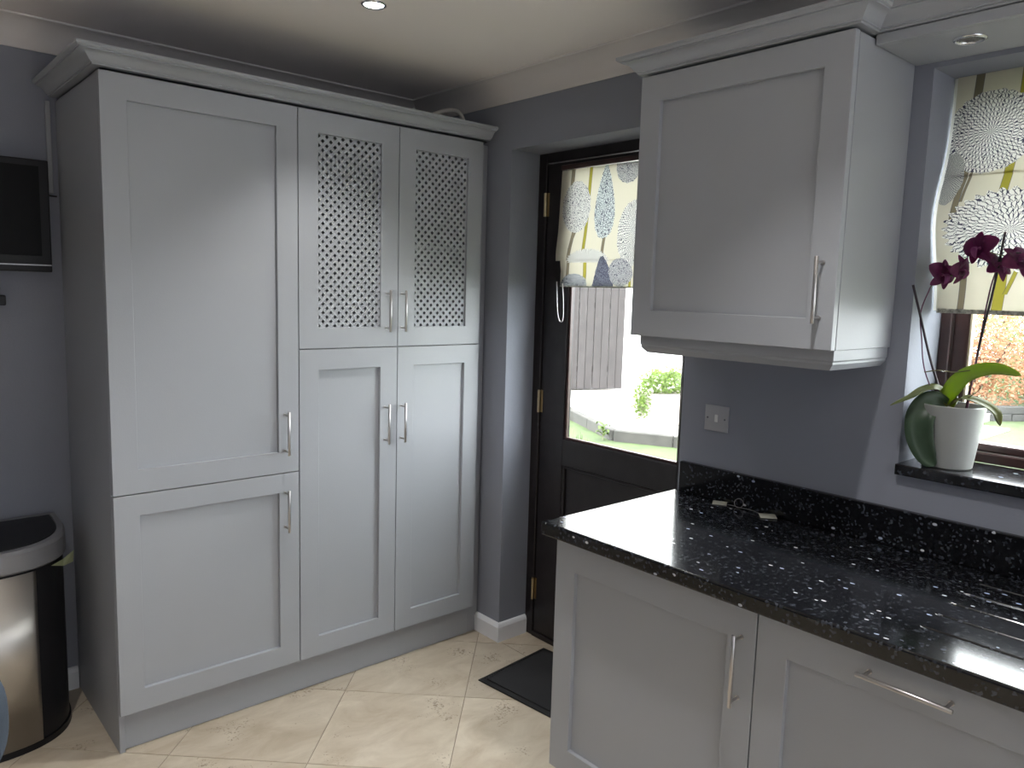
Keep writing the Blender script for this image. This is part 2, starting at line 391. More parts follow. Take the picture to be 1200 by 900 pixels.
# --- coving
cp=[(0,0)]+[(.098*(1-math.cos(a))+.0,.088*math.sin(a)) for a in [R(8+k*74/8) for k in range(9)]]
cp=[(0,-.092),(.006,-.092)]+[(.006+.086*(1-math.cos(R(a))),-.086+.080*math.sin(R(a))) for a in range(6,91,12)]+[(.0945,-.003),(.0945,0),(0,0)]
struct(obj('trim_1',sweep(bmesh.new(),[(X0,0),(-.0,0)],cp,1,zb=ROOM_H),COVE,autosm=40))
struct(obj('trim_2',sweep(bmesh.new(),[(0,0),(0,Y0)],cp,1,zb=ROOM_H),COVE,autosm=40))
# --- skirting
sk=[(0,0),(.016,0),(.016,.068),(.011,.080),(.006,.086),(0,.086)]
struct(obj('baseboard_right',sweep(bmesh.new(),[(0,-.545),(0,YR1),(.158,YR1)],sk,1),SKIRT))
struct(obj('baseboard_left',sweep(bmesh.new(),[(X0,0),(-1.551,0)],sk,1),SKIRT))
# --- back door
dr=structe('door_1',(.2,(YR1+YR2)/2,0))
FX=.160
b=bmesh.new()
box(b,FX,.27,YR1,YR1-.05,0,ZL,.003); box(b,FX,.27,YR2,YR2+.05,0,ZL,.003); box(b,FX,.27,YR1-.05,YR2+.05,ZL-.042,ZL,.003)
# planted stop strip inside the frame
box(b,FX+.05,.25,YR1-.05,YR1-.062,0,ZL-.05); box(b,FX-.004,.27,YR1-.05,YR2+.05,0,.022,.003)
obj('door_frame',b,DARKW,dr)
LY1,LY2=YR1-.054,YR2+.054; LX=FX+.006
lf=bmesh.new()
gy1,gy2=-.903,-1.512
box(lf,LX,LX+.044,LY1,gy1,.024,ZL-.046,.002); box(lf,LX,LX+.044,gy2,LY2,.024,ZL-.046,.002)
box(lf,LX,LX+.044,gy1,gy2,2.098,ZL-.046,.002); box(lf,LX,LX+.044,gy1,gy2,.832,.946,.002); box(lf,LX,LX+.044,gy1,gy2,.024,.20,.002)
leaf=obj('door_leaf',lf,DARKW,dr)
b=B(LX+.016,LX+.030,gy1+.004,gy2-.004,.195,.838,.002)
obj('lower_panel',b,DARKW,leaf)
b=bmesh.new()   # raised moulding round the lower panel
for (ya,yb,za,zb_) in ((gy1+.0,gy1-.014,.20,.832),(gy2,gy2+.014,.20,.832),(gy1,gy2,.818,.832),(gy1,gy2,.20,.214)): box(b,LX+.004,LX+.018,ya,yb,za,zb_,.003)
obj('panel_moulding',b,DARKW,leaf)
b=bmesh.new()
for (ya,yb,za,zb_) in ((gy1,gy1-.012,.946,2.098),(gy2,gy2+.012,.946,2.098),(gy1,gy2,.946,.957),(gy1,gy2,2.086,2.098)): box(b,LX+.008,LX+.026,ya,yb,za,zb_,.003)
obj('glazing_bead',b,FRAMEW,leaf)
obj('glass',B(LX+.028,LX+.032,gy1,gy2,.946,2.098),GLASS,leaf)
for k,z in enumerate((1.954,1.097,.227)):
    b=bmesh.new(); yy=LY1+.002
    box(b,FX-.002,FX+.0005,yy,yy+.012,z-.05,z+.05); box(b,LX-.002,LX+.0005,yy-.014,yy-.002,z-.05,z+.05)
    for zz in (-.05,-.018,.016): tube(b,[(FX-.006,yy,z+zz),(FX-.006,yy,z+zz+.032)],.006,10)
    for zz in (-.03,0,.03):
        tube(b,[(FX-.0035,yy+.008,z+zz),(FX-.001,yy+.008,z+zz)],.003,8)
    obj('hinge',b,BRASS,dr)
# --- unseen glazed doors, added further along to let sky light in
pd=structe('added_door',(.2,(PY1+PY2)/2,0))
b=bmesh.new()
for ya,yb in ((PY1,PY1-.06),(PY2,PY2+.06),((PY1+PY2)/2+.03,(PY1+PY2)/2-.03)): box(b,.18,.26,ya,yb,0,2.1,.003)
box(b,.18,.26,PY1-.06,PY2+.06,2.04,2.1,.003); box(b,.18,.26,PY1-.06,PY2+.06,0,.06,.003)
obj('door_frame',b,FRAMEW,pd)
obj('glass',B(.22,.224,PY1-.05,PY2+.05,.05,2.05),GLASS,pd)
# --- kitchen window
wd=structe('window_1',(.23,(GY1+GY2)/2,1.143))
b=bmesh.new(); SZ=1.143
box(b,.205,.285,GY1,GY1-.030,SZ,GZ1,.003); box(b,.205,.285,GY2,GY2+.03,SZ,GZ1,.003); box(b,.205,.285,GY1-.03,GY2+.03,SZ,SZ+.028,.003); box(b,.205,.285,GY1-.03,GY2+.03,GZ1-.03,GZ1,.003)
box(b,.205,.285,-2.97,-3.01,SZ,GZ1,.003)
obj('window_frame',b,FRAMEW,wd)
for ya,yb in ((GY1-.032,-2.966),(-3.014,GY2+.032)):
    b=bmesh.new(); za,zb_=SZ+.030,GZ1-.032; t=.040
    box(b,.218,.268,ya,ya-t,za,zb_,.006,2); box(b,.218,.268,yb,yb+t,za,zb_,.006,2); box(b,.218,.268,ya-t,yb+t,za,za+t*.55,.004); box(b,.218,.268,ya-t,yb+t,zb_-t,zb_,.004)
    cs=obj('casement',b,FRAMEW,wd)
    obj('pane',B(.240,.244,ya-t+.004,yb+t-.004,za+t*.5,zb_-t+.004),GLASS,cs)
    b=bmesh.new()
    box(b,.222,.236,ya-t,ya-t-.006,za+.022,zb_-t,.001); 
    obj('glazing_gasket',b,mat('gasket_cream',(.5,.42,.30),.5),cs)
so=obj('window_sill',B(-.022,.206,GY1,GY2,GZ0,SZ,.003,2),GRAN,wd)

# ================================================================== CABINETS
def vec(face,a,b,z):  # face: ('y',coord) front faces -y, a is along x; ('x',coord) front faces -x
    return (a,b,z) if face=='y' else (b,a,z)
def shaker(bm,face,f,a0,a1,z0,z1,st=.078,rt=.078,rb=.078,th=.022,op=None,bev=.0016):
    """one-piece routed door frame: outer ring with bevelled edges"""
    A0,A1=min(a0,a1),max(a0,a1)
    O=[(A0,z0),(A1,z0),(A1,z1),(A0,z1)]; I=[(A0+st,z0+rb),(A1-st,z0+rb),(A1-st,z1-rt),(A0+st,z1-rt)]
    vo=[];vi=[];bo=[];bi=[]
    for L,s in ((O,vo),(I,vi)): 
        for a,z in L: s.append(bm.verts.new(vec(face,a,f,z)))
    for L,s in ((O,bo),(I,bi)):
        for a,z in L: s.append(bm.verts.new(vec(face,a,f+th,z)))
    for k in range(4):
        k2=(k+1)%4
        bm.faces.new((vo[k],vo[k2],vi[k2],vi[k])); bm.faces.new((bo[k2],bo[k],bi[k],bi[k2]))
        bm.faces.new((vo[k],bo[k],bo[k2],vo[k2])); bm.faces.new((vi[k2],bi[k2],bi[k],vi[k]))
    bmesh.ops.recalc_face_normals(bm,faces=bm.faces)
    es=[e for e in bm.edges if len(e.link_faces)==2 and e.calc_face_angle(0)>.5]
    bmesh.ops.bevel(bm,geom=es,offset=bev,segments=2,profile=.5,affect='EDGES')
    return bm
def handle(parent,face,f,p0,p1,r=.0050,stand=.034,label=None):
    """bar pull from p0 to p1 = (a,z) on a door whose face is at f"""
    bm=bmesh.new(); fy=f-stand
    A=Vector(vec(face,p0[0],fy,p0[1])); Bv=Vector(vec(face,p1[0],fy,p1[1])); d=(Bv-A).normalized()
    tube(bm,[A,A+d*.001,Bv-d*.001,Bv],[r*.85,r,r,r*.85],14)
    for q in (A+d*.014,Bv-d*.014):
        q2=Vector(q); n=Vector(vec(face,0,stand,0))
        tube(bm,[q,q+n],r*.72,10)
        tube(bm,[q+n*.93,q+n],r*1.15,12)
    return obj('handle',bm,PULL,parent,autosm=40)
def door(parent,face,f,a0,a1,z0,z1,hd=None,lattice=False,**k):
    st=k.get('st',.078)
    d=obj('door',shaker(bmesh.new(),face,f,a0,a1,z0,z1,**k),PAINT,parent)
    A0,A1=min(a0,a1),max(a0,a1); rt=k.get('rt',.078); rb=k.get('rb',.078)
    if not lattice:
        bm=bmesh.new(); lo=vec(face,A0+st-.006,f+.0135,z0+rb-.006); hi=vec(face,A1-st+.006,f+.0205,z1-rt+.006)
        box(bm,lo[0],hi[0],lo[1],hi[1],lo[2],hi[2]); obj('panel',bm,PAINT,d)
    else:
        bm=bmesh.new(); H=.0164; hh=.0076; xa,xb,za,zb_=A0+st,A1-st,z0+rb,z1-rt; yy=f+.0095
        nx=int((xb-xa)/H)+3; nz=int((zb_-za)/H)+3
        for i in range(-1,nx):
            for j in range(-1,nz):
                if (i+j)%2: continue
                cx,cz=xa+.006+i*H,za+.006+j*H
                if cx<xa-H*.9 or cx>xb+H*.9 or cz<za-H*.9 or cz>zb_+H*.9: continue
                D=((1,0),(0,1),(-1,0),(0,-1))
                o1=[bm.verts.new((cx+a_*H,yy+.0006,cz+b2*H)) for a_,b2 in D]; o2=[bm.verts.new((cx+a_*hh,yy,cz+b2*hh)) for a_,b2 in D]; o3=[bm.verts.new((cx+a_*hh,yy+.0022,cz+b2*hh)) for a_,b2 in D]
                for m_ in range(4):
                    m2=(m_+1)%4
                    bm.faces.new((o1[m_],o1[m2],o2[m2],o2[m_])); bm.faces.new((o2[m_],o2[m2],o3[m2],o3[m_]))
        bmesh.ops.remove_doubles(bm,verts=bm.verts,dist=.0002)
        lt=obj('lattice',bm,LATP,d); lt['kind']='stuff'
    if hd: handle(d,face,f,*hd)
    return d
def carcass(parent,x0,x1,y0,y1,z0,z1,openface,shelf=(),t=.018,name='carcass'):
    bm=bmesh.new()
    if openface=='y':
        box(bm,x0,x0+t,y0,y1,z0,z1,.001); box(bm,x1-t,x1,y0,y1,z0,z1,.001)
        box(bm,x0+t,x1-t,y0,y1,z1-t,z1); box(bm,x0+t,x1-t,y0,y1,z0,z0+t); box(bm,x0+t,x1-t,y1-t*.5,y1,z0+t,z1-t)
        for s in shelf: box(bm,x0+t,x1-t,y0,y1-t,s-t/2,s+t/2)
    else:
        box(bm,x0,x1,y0,y0+t,z0,z1,.001); box(bm,x0,x1,y1-t,y1,z0,z1,.001)
        box(bm,x0,x1,y0+t,y1-t,z1-t,z1); box(bm,x0,x1,y0+t,y1-t,z0,z0+t); box(bm,x1-t*.5,x1,y0+t,y1-t,z0+t,z1-t)
        for s in shelf: box(bm,x0,x1-t,y0+t,y1-t,s-t/2,s+t/2)
    return obj(name,bm,CARC,parent)
XL,XA,XB,XR=-1.548,-.910,-.484,-.064
YF=-.594; ZT,ZAE,ZBD,ZD=2.205,.890,1.345,.142
g=.0016
t1=thing('tall_cabinet','tall grey cupboard with one long door above a shorter door, left of the lattice doors','cabinet',((XL+XA)/2,-.3,0))
carcass(t1,XL+.018,XA-.001,YF+.025,-.004,ZD,ZT-.002,'y',(ZAE,))
obj('end_panel',B(XL,XL+.0175,YF+.024,-.003,0,ZT-.002,.001),CARC,t1)
door(t1,'y',YF,XL,XA-g,ZAE+g,ZT,((-.966,.960),(-.966,1.122)))
door(t1,'y',YF,XL,XA-g,ZD,ZAE-g,((-.967,.672),(-.967,.830)),rt=.072)
t2=thing('larder_cabinet','tall grey painted larder cupboard with two lattice doors above two plain doors','cabinet',((XR+XA)/2,-.3,0))
carcass(t2,XA+.001,XR,YF+.025,-.004,ZD,ZT-.002,'y',(ZBD,1.75,.75))
door(t2,'y',YF,XA+g,XB-g,ZBD+g,ZT,((-.539,1.407),(-.539,1.570)),lattice=True)
door(t2,'y',YF,XB+g,XR,ZBD+g,ZT,((-.467,1.407),(-.467,1.570)),lattice=True)
door(t2,'y',YF,XA+g,XB-g,ZD,ZBD-g,((-.541,.956),(-.541,1.117)))
door(t2,'y',YF,XB+g,XR,ZD,ZBD-g,((-.464,.956),(-.464,1.117)))
obj('filler_strip',B(XR+.001,-.003,YF+.045,YF+.063,0,ZT-.002),CARC,t2)
pl=obj('plinth',B(XL+.019,XR,YF+.040,YF+.056,.001,ZD-.002,.001),PAINT)
tag(pl,'long grey plinth board along the floor under the tall cupboards','plinth')
cor=[(0,-.002),(0,.006),(.028,.006),(.028,.011),(.033,.011),(.033,.014),(.038,.017),(.043,.024),(.050,.033),(.060,.038),(.067,.0395),(.067,.043),(.073,.043),(.078,.048),(.078,.056),(0,.056)]
c=obj('cornice',sweep(bmesh.new(),[(XL+.010,-.001),(XL+.010,YF+.022),(-.030,YF+.022)],cor,1,zb=ZT+.004),PAINT,autosm=35)
tag(c,'moulded grey cornice running along the top of the tall cupboards','cornice')
# --- wall cabinet
WX,WY1,WY2,WZ1,WZ2=-.343,-1.681,-2.320,1.458,2.218
t3=thing('wall_cabinet','grey painted single-door wall cupboard hung beside the window','cabinet',(-.17,(WY1+WY2)/2,WZ1-.055))
carcass(t3,WX+.025,-.002,WY2,WY1,WZ1,WZ2-.002,'x',(1.8,))
door(t3,'x',WX,WY2,WY1,WZ1,WZ2,((-2.283,1.524),(-2.283,1.688)),st=.072,rt=.074,rb=.078)
lp=[(0,0),(.0,-.026),(-.003,-.030),(-.003,-.036),(-.016,-.052),(-.030,-.052),(-.030,0)]
obj('light_pelmet',sweep(bmesh.new(),[(-.003,WY1-.016),(WX+.030,WY1-.016),(WX+.030,WY2+.006),(-.003,WY2+.006)],lp,1,zb=WZ1-.001),PAINT,t3)
obj('underside_panel',B(WX+.06,-.004,WY1-.046,WY2+.036,WZ1-.012,WZ1-.001),CARC,t3)
c=obj('cornice',sweep(bmesh.new(),[(-.001,WY1-.018),(WX+.024,WY1-.018),(WX+.024,WY2+.016),(-.222,WY2+.016),(-.222,GY2-.1)],cor,1,zb=WZ2+.002),PAINT,autosm=35)
tag(c,'moulded grey cornice stepping round the wall cupboard and on above the window','cornice')
pm=thing('window_pelmet','grey boxed pelmet board with a recessed spotlight above the kitchen window','pelmet',(-.12,-3.0,2.2))
obj('soffit_board',B(-.226,-.002,WY2-.003,GY2-.1,2.200,2.216,.001),PAINT,pm)
obj('fascia_board',B(-.244,-.2265,WY2-.003,GY2-.1,2.200,WZ2+.006,.001),PAINT,pm)
# --- base cabinets
TX,TY,TZ=-.648,-1.631,.91; BX=-.614
BY=[-1.665,-2.330,-3.032,-3.632]
def basecab(y1,y2,label,hd,panelrt=.078):
    t=thing('base_cabinet',label,'cabinet',(-.3,(y1+y2)/2,0))
    carcass(t,BX+.025,-.004,y2+.001,y1-.001,ZD,.868,'x',(.5,))
    door(t,'x',BX,y2+g,y1-g,ZD+.004,.862,hd,st=.076,rt=.086)
    return t
basecab(BY[0],BY[1],'grey base cupboard with vertical bar handle at the back-door end of the worktop',((-2.291,.620),(-2.291,.800)))
basecab(BY[1],BY[2],'wide grey base cupboard with horizontal bar handle under the draining grooves',((-2.575,.822),(-2.760,.822)))
basecab(BY[2],BY[3],'grey base cupboard under the sink end of the worktop, right of the horizontal handle',((-3.07,.620),(-3.07,.800)))
pl=obj('plinth',B(BX+.055,BX+.071,BY[0]-.002,BY[3],.001,ZD-.002,.001),PAINT)
tag(pl,'grey plinth board along the floor under the base cupboards','plinth')
# --- worktop with draining grooves (boolean cut)
wt=bmesh.new(); box(wt,TX,-.0015,TY,BY[3]-.02,.87,TZ,.006,3)
wo=obj('worktop',wt,GRAN)
cut=bmesh.new()
for xx,ys in ((-.506,-2.64),(-.412,-2.635),(-.320,-2.63),(-.230,-2.63),(-.134,-2.63)):
    tube(cut,[(xx,ys,TZ+.0045),(xx,ys-.004,TZ+.0042),(xx,ys-.014,TZ+.004),(xx,-3.1,TZ+.0036)],[.0048,.0062,.0073,.0076],28)
co=obj('cutter',cut,GRAN)
md=wo.modifiers.new('grooves','BOOLEAN'); md.object=co; md.operation='DIFFERENCE'; md.solver='EXACT'
dg=bpy.context.evaluated_depsgraph_get(); dg.update()
me=bpy.data.meshes.new_from_object(wo.evaluated_get(dg)); wo.modifiers.clear(); wo.data=me
bpy.data.objects.remove(co,do_unlink=True)
tag(wo,'polished black granite worktop with silver flecks and cut draining grooves','worktop')
up=obj('upstand',B(-.0215,-.0015,TY-.028,BY[3]-.02,TZ+.0005,1.017,.003,2),GRAN)
tag(up,'low black granite upstand against the wall behind the worktop','upstand')

# ================================================================== BLINDS
def cloth(name,u0,u1,v0,v1,xf,yf,mt,parent,nu=30,nv=80):
    """u along -y (m from left edge), v = height z; xf(u,v) gives depth, yf(u,v) side shift"""
    bm=bmesh.new(); uvl=bm.loops.layers.uv.new('UVMap'); gr=[]
    for j in range(nv+1):
        v=v0+(v1-v0)*j/nv
        gr.append([(bm.verts.new((xf(u0+(u1-u0)*i/nu,v),yf(u0+(u1-u0)*i/nu,v),v)),u0+(u1-u0)*i/nu,v) for i in range(nu+1)])
    for j in range(nv):
        for i in range(nu):
            q=(gr[j][i],gr[j][i+1],gr[j+1][i+1],gr[j+1][i]); f=bm.faces.new([a[0] for a in q])
            for l,a in zip(f.loops,q): l[uvl].uv=(a[1],a[2])
    me=bpy.data.meshes.new(name); bm.to_mesh(me); bm.free(); me.materials.append(mt); me.shade_smooth()
    o=bpy.data.objects.new(name,me); COL.objects.link(o)
    wp=Vector((0,0,0)); p=parent
    while p: wp+=p.location; p=p.parent
    me.transform(Matrix.Translation(-wp)); o.parent=parent
    return o
# door blind  (u = -y)
FD=fabric('tree_print_fabric_door',[
 ('strip',.915,1.90,.925,2.09,.020,BRN),('strip',1.005,1.73,1.025,2.09,.016,OLIVE),
 ('strip',.905,1.62,.945,1.84,.016,BRN),('strip',.925,1.76,.962,1.85,.007,BRN),
 ('strip',1.10,1.60,1.117,1.82,.014,BRN),('strip',1.278,1.80,1.278,2.09,.013,OLIVE),
 ('strip',1.005,1.6,1.02,1.73,.018,OLIVE),('strip',1.255,1.6,1.24,1.80,.012,OLIVE),('strip',1.47,1.6,1.47,2.09,.015,OLIVE),
 ('crown','fine',.952,1.932,.078,.106,None,WHT),('crown','drop',1.108,1.945,.068,.145,None,(.56,.61,.63)),
 ('crown','fine',1.222,2.07,.062,.062,None,(.5,.5,.5)),('crown','cell',1.262,1.815,.078,.125,None,WHT),
 ('crown','petal',1.03,1.712,.118,.050,1.705,WHT),
 ('crown','fine',.95,1.615,.075,.045,None,(.45,.47,.5)),('crown','drop',1.113,1.63,.075,.10,None,(.16,.17,.22)),('crown','fine',1.205,1.665,.062,.055,None,(.5,.5,.52)),
 ('crown','petal',1.42,1.9,.08,.12,None,WHT)])
DB=thing('roman_blind','tree-print roman blind hanging half way down the back door glass','blind',(.12,-1.18,1.604))
bx=lambda u,v: .158-.030*math.exp(-((v-1.742)/.055)**2)*(1 if v>=1.714 else .35)-.012*(2.09-v)/.5 if v>1.714 else .142
cloth('fabric_panel',.858,1.50,1.713,2.086,lambda u,v:.152-.006*math.exp(-((v-1.75)/.06)**2)-.008*(2.09-v)/.4,lambda u,v:-u+.010*max(0,(2.086-v)/.37)*max(0,1-(u-.858)/.1),FD,DB)
cloth('lower_fold',.874,1.49,1.609,1.716,lambda u,v:.146+.004*math.sin((v-1.6)*40),lambda u,v:-u,FD,DB,20,20)
cloth('lining',.862,1.495,1.612,2.084,lambda u,v:.159,lambda u,v:-u,LINING,DB,10,10)
obj('head_rail',B(.140,.164,-.860,-1.50,2.088,2.108,.002),FRAMEW,DB)
obj('hem_trim',B(.1445,.1485,-.874,-1.49,1.604,1.610),mat('hem_print',(.40,.40,.36),.9,vary=(90,.6)),DB)
b=bmesh.new()
loop=[hp(652.5,330,0,.125),hp(653,360,0,.125),hp(655,374,0,.125),hp(658,377,0,.125),hp(660,370,0,.125),hp(660,350,0,.125),hp(659,332,0,.125)]
tube(b,bez(loop,6),.0022,8)
obj('pull_cord',b,CORD,DB,smooth=True)
# window blind
FWN=fabric('tree_print_fabric_window',[
 ('strip',2.432,2.10,2.437,2.19,.020,BRN),('strip',2.530,1.80,2.545,2.19,.020,OLIVE),
 ('strip',2.418,1.78,2.436,1.97,.015,BRN),('strip',2.436,1.85,2.455,1.98,.006,BRN),
 ('strip',2.442,1.56,2.450,1.68,.016,BRN),('strip',2.530,1.56,2.545,1.72,.026,OLIVE),('strip',2.548,1.61,2.585,1.70,.010,OLIVE),
 ('strip',2.80,1.56,2.81,2.19,.02,OLIVE),('strip',3.1,1.56,3.12,2.19,.02,BRN),('strip',3.4,1.56,3.38,2.19,.02,OLIVE),
 ('crown','cell',2.475,2.032,.112,.108,None,WHT),('crown','cell',2.395,1.915,.035,.07,None,(.55,.55,.52)),
 ('crown','petal',2.560,1.775,.165,.108,None,WHT),
 ('crown','cell',2.83,2.04,.10,.12,None,WHT),('crown','petal',3.08,1.79,.13,.1,None,WHT),('crown','drop',3.36,1.98,.08,.16,None,(.42,.52,.55))])
WB=thing('roman_blind','large tree-print roman blind with dahlia-like crowns over the kitchen window','blind',(.1,-2.99,1.556))
def wxf(u,v):
    return .130-.062*math.exp(-((v-1.81)/.14)**2)+.003*math.sin(u*9)
def wyf(u,v): return -u
cloth('fabric_panel',2.381,3.60,1.918,2.186,wxf,wyf,FWN,WB,60,40)
cloth('middle_fold',2.381,3.60,1.566,1.922,lambda u,v:wxf(u,v)+.004*max(0,(v-1.88)/.04),wyf,FWN,WB,60,50)
cloth('lining',2.3715,3.60,1.562,2.186,lambda u,v:wxf(u,v)+.006,lambda u,v:-u+.0,LINING,WB,30,50)
obj('head_rail',B(.150,.195,-2.378,-3.60,2.160,2.187,.002),WHITEP,WB)
tr=mat('hem_print_window',(.42,.42,.36),.9,vary=(90,.7))
cloth('hem_trim',2.383,3.598,1.556,1.568,lambda u,v:wxf(u,1.566)-.003,lambda u,v:wyf(u,1.566),tr,WB,40,2)

# ================================================================== DOWNLIGHTS
LAMP=mat('lamp_lens',(.9,.92,1),.3,emis=((.9,.94,1),28))
def downlight(x,y,z,label,on=True,group=None,r=.040):
    t=thing('ceiling_downlight',label,'downlight',(x,y,z-.006),group)
    obj('bezel',lathe(bmesh.new(),(x,y,z),[(r*.76,0),(r*.76,-.003),(r*.86,-.006),(r,-.003),(r,0)],40),CHROME,t,smooth=True)
    obj('lens',lathe(bmesh.new(),(x,y,z),[(0,-.0015),(r*.6,-.002),(r*.76,-.0015)],32),LAMP if on else mat('unlit_reflector',(.35,.34,.33),.25,metal=.8),t)
    if on:
        l=bpy.data.lights.new('spot','SPOT'); l.energy=DOWN_POWER*4; l.spot_size=R(95); l.spot_blend=.8; l.shadow_soft_size=.025; l.color=(1,.97,.95)
        o=bpy.data.objects.new('bulb',l); COL.objects.link(o); o.parent=t; o.location=(0,0,-.006)
    return t
lb=['bright lit ceiling downlight, the one seen at the top of the picture','lit chrome downlight in the ceiling nearest the window','lit chrome ceiling downlight out in the room facing the tall cupboards','lit chrome ceiling downlight above the viewer','lit chrome ceiling downlight furthest out in the room']
for (x,y),l in zip(DOWN,lb): downlight(x,y,ROOM_H,l,True,'ceiling downlights')
downlight(-.145,-2.499,2.200,'unlit chrome downlight set under the pelmet above the window',False,None,.036)

# ================================================================== SMALL THINGS
# light switch
s=thing('light_switch','brushed metal single light switch on the wall under the wall cupboard','switch',(-.004,-1.784,1.14))
obj('faceplate',B(-.007,-.0005,-1.739,-1.829,1.139,1.225,.002,2),SILVERP,s)
obj('rocker',B(-.0105,-.0066,-1.779,-1.791,1.170,1.195,.001),WHITEP,s)
for yy in (-1.751,-1.817): obj('screw',tube(bmesh.new(),[(-.0068,yy,1.182),(-.0085,yy,1.182)],.003,10),CHROME,s)
# pipe above the tall cupboards
b=bmesh.new(); tube(b,bez([(-.42,-.30,2.24),(-.34,-.36,2.285),hp(500,137,1,-.42),hp(517,131,1,-.44),hp(532,129.5,1,-.45),hp(541,136,1,-.45),hp(543.5,150,1,-.45),(hp(543.5,150,1,-.45).x,-.45,2.206)],8),.0095,14)
tag(obj('waste_pipe',b,DUCT,smooth=True),'bent white plastic pipe rising over the top of the larder cupboard','pipe')
# television on the left wall
tv=thing('wall_television','small black wall television with thin silver strip under the screen','television',(-1.95,-.04,1.60))
obj('casing',B(-2.30,-1.592,-.025,-.075,1.600,1.985,.004,2),BLACKP,tv)
obj('screen',B(-2.275,-1.622,-.0762,-.0748,1.655,1.962),SCREEN,tv)
obj('silver_strip',B(-2.29,-1.594,-.0775,-.0748,1.6215,1.6255),SILVERP,tv)
obj('wall_mount',B(-2.05,-1.85,-.002,-.026,1.70,1.88),BLACKP,tv)
b=bmesh.new(); tube(b,bez([(-1.594,-.03,1.876),(-1.58,-.012,1.872),(-1.556,-.006,1.871)],5),.0028,8)
tag(obj('television_cable',b,CABLE,smooth=True),'short black cable between the television and the cupboard side','cable')
tag(obj('cable_trunking',B(-1.582,-1.566,-.001,-.015,1.88,2.20,.002),mat('trunking_paint',(.33,.34,.36),.6)),'narrow upright cable trunking on the wall above the television cable','trunking')
k=thing('wall_hook','small black hook bracket on the wall under the television','hook',(-1.76,-.02,1.48))
obj('backplate',B(-1.81,-1.731,-.001,-.04,1.481,1.516,.003),BLACKP,k)
obj('knob',tube(bmesh.new(),[(-1.765,-.001,1.54),(-1.765,-.045,1.54)],[.012,.018],14),BLACKP,k)
# bin
BC=(-1.885,-.12)
def dshape(sc=1.0,n=2.6,back=-.035,seg=64,rx=.272,ry=.262):
    P=[]
    for i in range(seg+1):
        a=math.pi*i/seg; c_,s_=math.cos(a),math.sin(a)
        P.append((BC[0]+rx*sc*math.copysign(abs(c_)**(2/n),c_),BC[1]-ry*sc*abs(s_)**(2/n)))
    P.append((BC[0]-rx*sc,back-.0)); P.append((BC[0]+rx*sc,back))
    return P
def extr(bm,rings):
    R_=[[bm.verts.new((p[0],p[1],z if not callable(z) else z(p))) for p in P] for P,z in rings]
    for a,b_ in zip(R_,R_[1:]):
        for i in range(len(a)): bm.faces.new((a[i],a[(i+1)%len(a)],b_[(i+1)%len(a)],b_[i]))
    bm.faces.new(R_[0][::-1]); bm.faces.new(R_[-1]); return bm
bn=thing('pedal_bin','stainless steel half-round kitchen bin with black lid standing by the tall cupboard','bin',(BC[0],-.2,0))
obj('base_ring',extr(bmesh.new(),[(dshape(1.005),.001),(dshape(1.005),.022)]),BLACKP,bn,autosm=30)
obj('body',extr(bmesh.new(),[(dshape(.985),.023),(dshape(.985),.622)]),BLACKP,bn,autosm=30)
b=bmesh.new(); P=[p for p in dshape(1.0)[:65] if p[0]<-1.722]
lo=[b.verts.new((p[0],p[1],.024)) for p in P]; hi=[b.verts.new((p[0],p[1],.618)) for p in P]
for i in range(len(P)-1): b.faces.new((lo[i],lo[i+1],hi[i+1],hi[i]))
st=obj('steel_front',b,STEEL,bn,smooth=True)
sd=st.modifiers.new('t','SOLIDIFY'); sd.thickness=.003; sd.offset=0
lidz=lambda p:.700+.02*(p[1]+.4)/.35
obj('lid_rim',extr(bmesh.new(),[(dshape(.99),.624),(dshape(1.02),.632),(dshape(1.02),lambda p:lidz(p)-.012),(dshape(.995),lambda p:lidz(p)-.001),(dshape(.93,back=-.055),lidz),(dshape(.93,back=-.055),lambda p:lidz(p)-.006)]),BINPL,bn,autosm=30)
obj('lid_flap',extr(bmesh.new(),[(dshape(.925,back=-.06),lambda p:lidz(p)-.0045),(dshape(.915,back=-.062),lambda p:lidz(p)+.001),(dshape(.6,back=-.09),lambda p:lidz(p)+.004)]),BLACKP,bn,autosm=30)
obj('hinge_block',B(-2.0,-1.80,-.048,-.135,.715,.732,.006,2),BLACKP,bn)
b=bmesh.new()
pts=[hp(58,663,1,-.36),hp(72,655,1,-.30),hp(85,644,1,-.20),hp(84,658,1,-.20),hp(73,663,1,-.30)]
f=b.faces.new([b.verts.new(p+Vector((.004,-.003,0))) for p in pts]); bmesh.ops.solidify(b,geom=[f],thickness=.003)
tag(obj('bin_bag',b,BAG),'pale green corner of a bag poking out under the bin lid','bag')
# door mat
mc=Vector((-.298,-.93)); ma=R(5.8); a1=Vector((math.cos(ma),math.sin(ma))); a2=Vector((math.sin(ma),-math.cos(ma)))
def matpoly(u0,u1,v0,v1): return [mc+a1*u+a2*v for u,v in ((u0,v0),(u1,v0),(u1,v1),(u0,v1))]
dm=thing('door_mat','black rubber-backed door mat lying on the tiles before the back door','mat',(-.1,-1.3,0))
def slab(P,z0,z1,inset=.0,bevel=0):
    bm=bmesh.new(); lo=[bm.verts.new((p.x,p.y,z0)) for p in P]; hi=[bm.verts.new((p.x,p.y,z1)) for p in P]
    for i in range(4): bm.faces.new((lo[i],lo[(i+1)%4],hi[(i+1)%4],hi[i]))
    bm.faces.new(hi); bm.faces.new(lo[::-1])
    if bevel: bmesh.ops.bevel(bm,geom=list(bm.edges),offset=bevel,segments=2,affect='EDGES')
    return bm
obj('rubber_border',slab(matpoly(0,.41,0,.70),.0005,.005,bevel=.0015),RUBBER,dm)
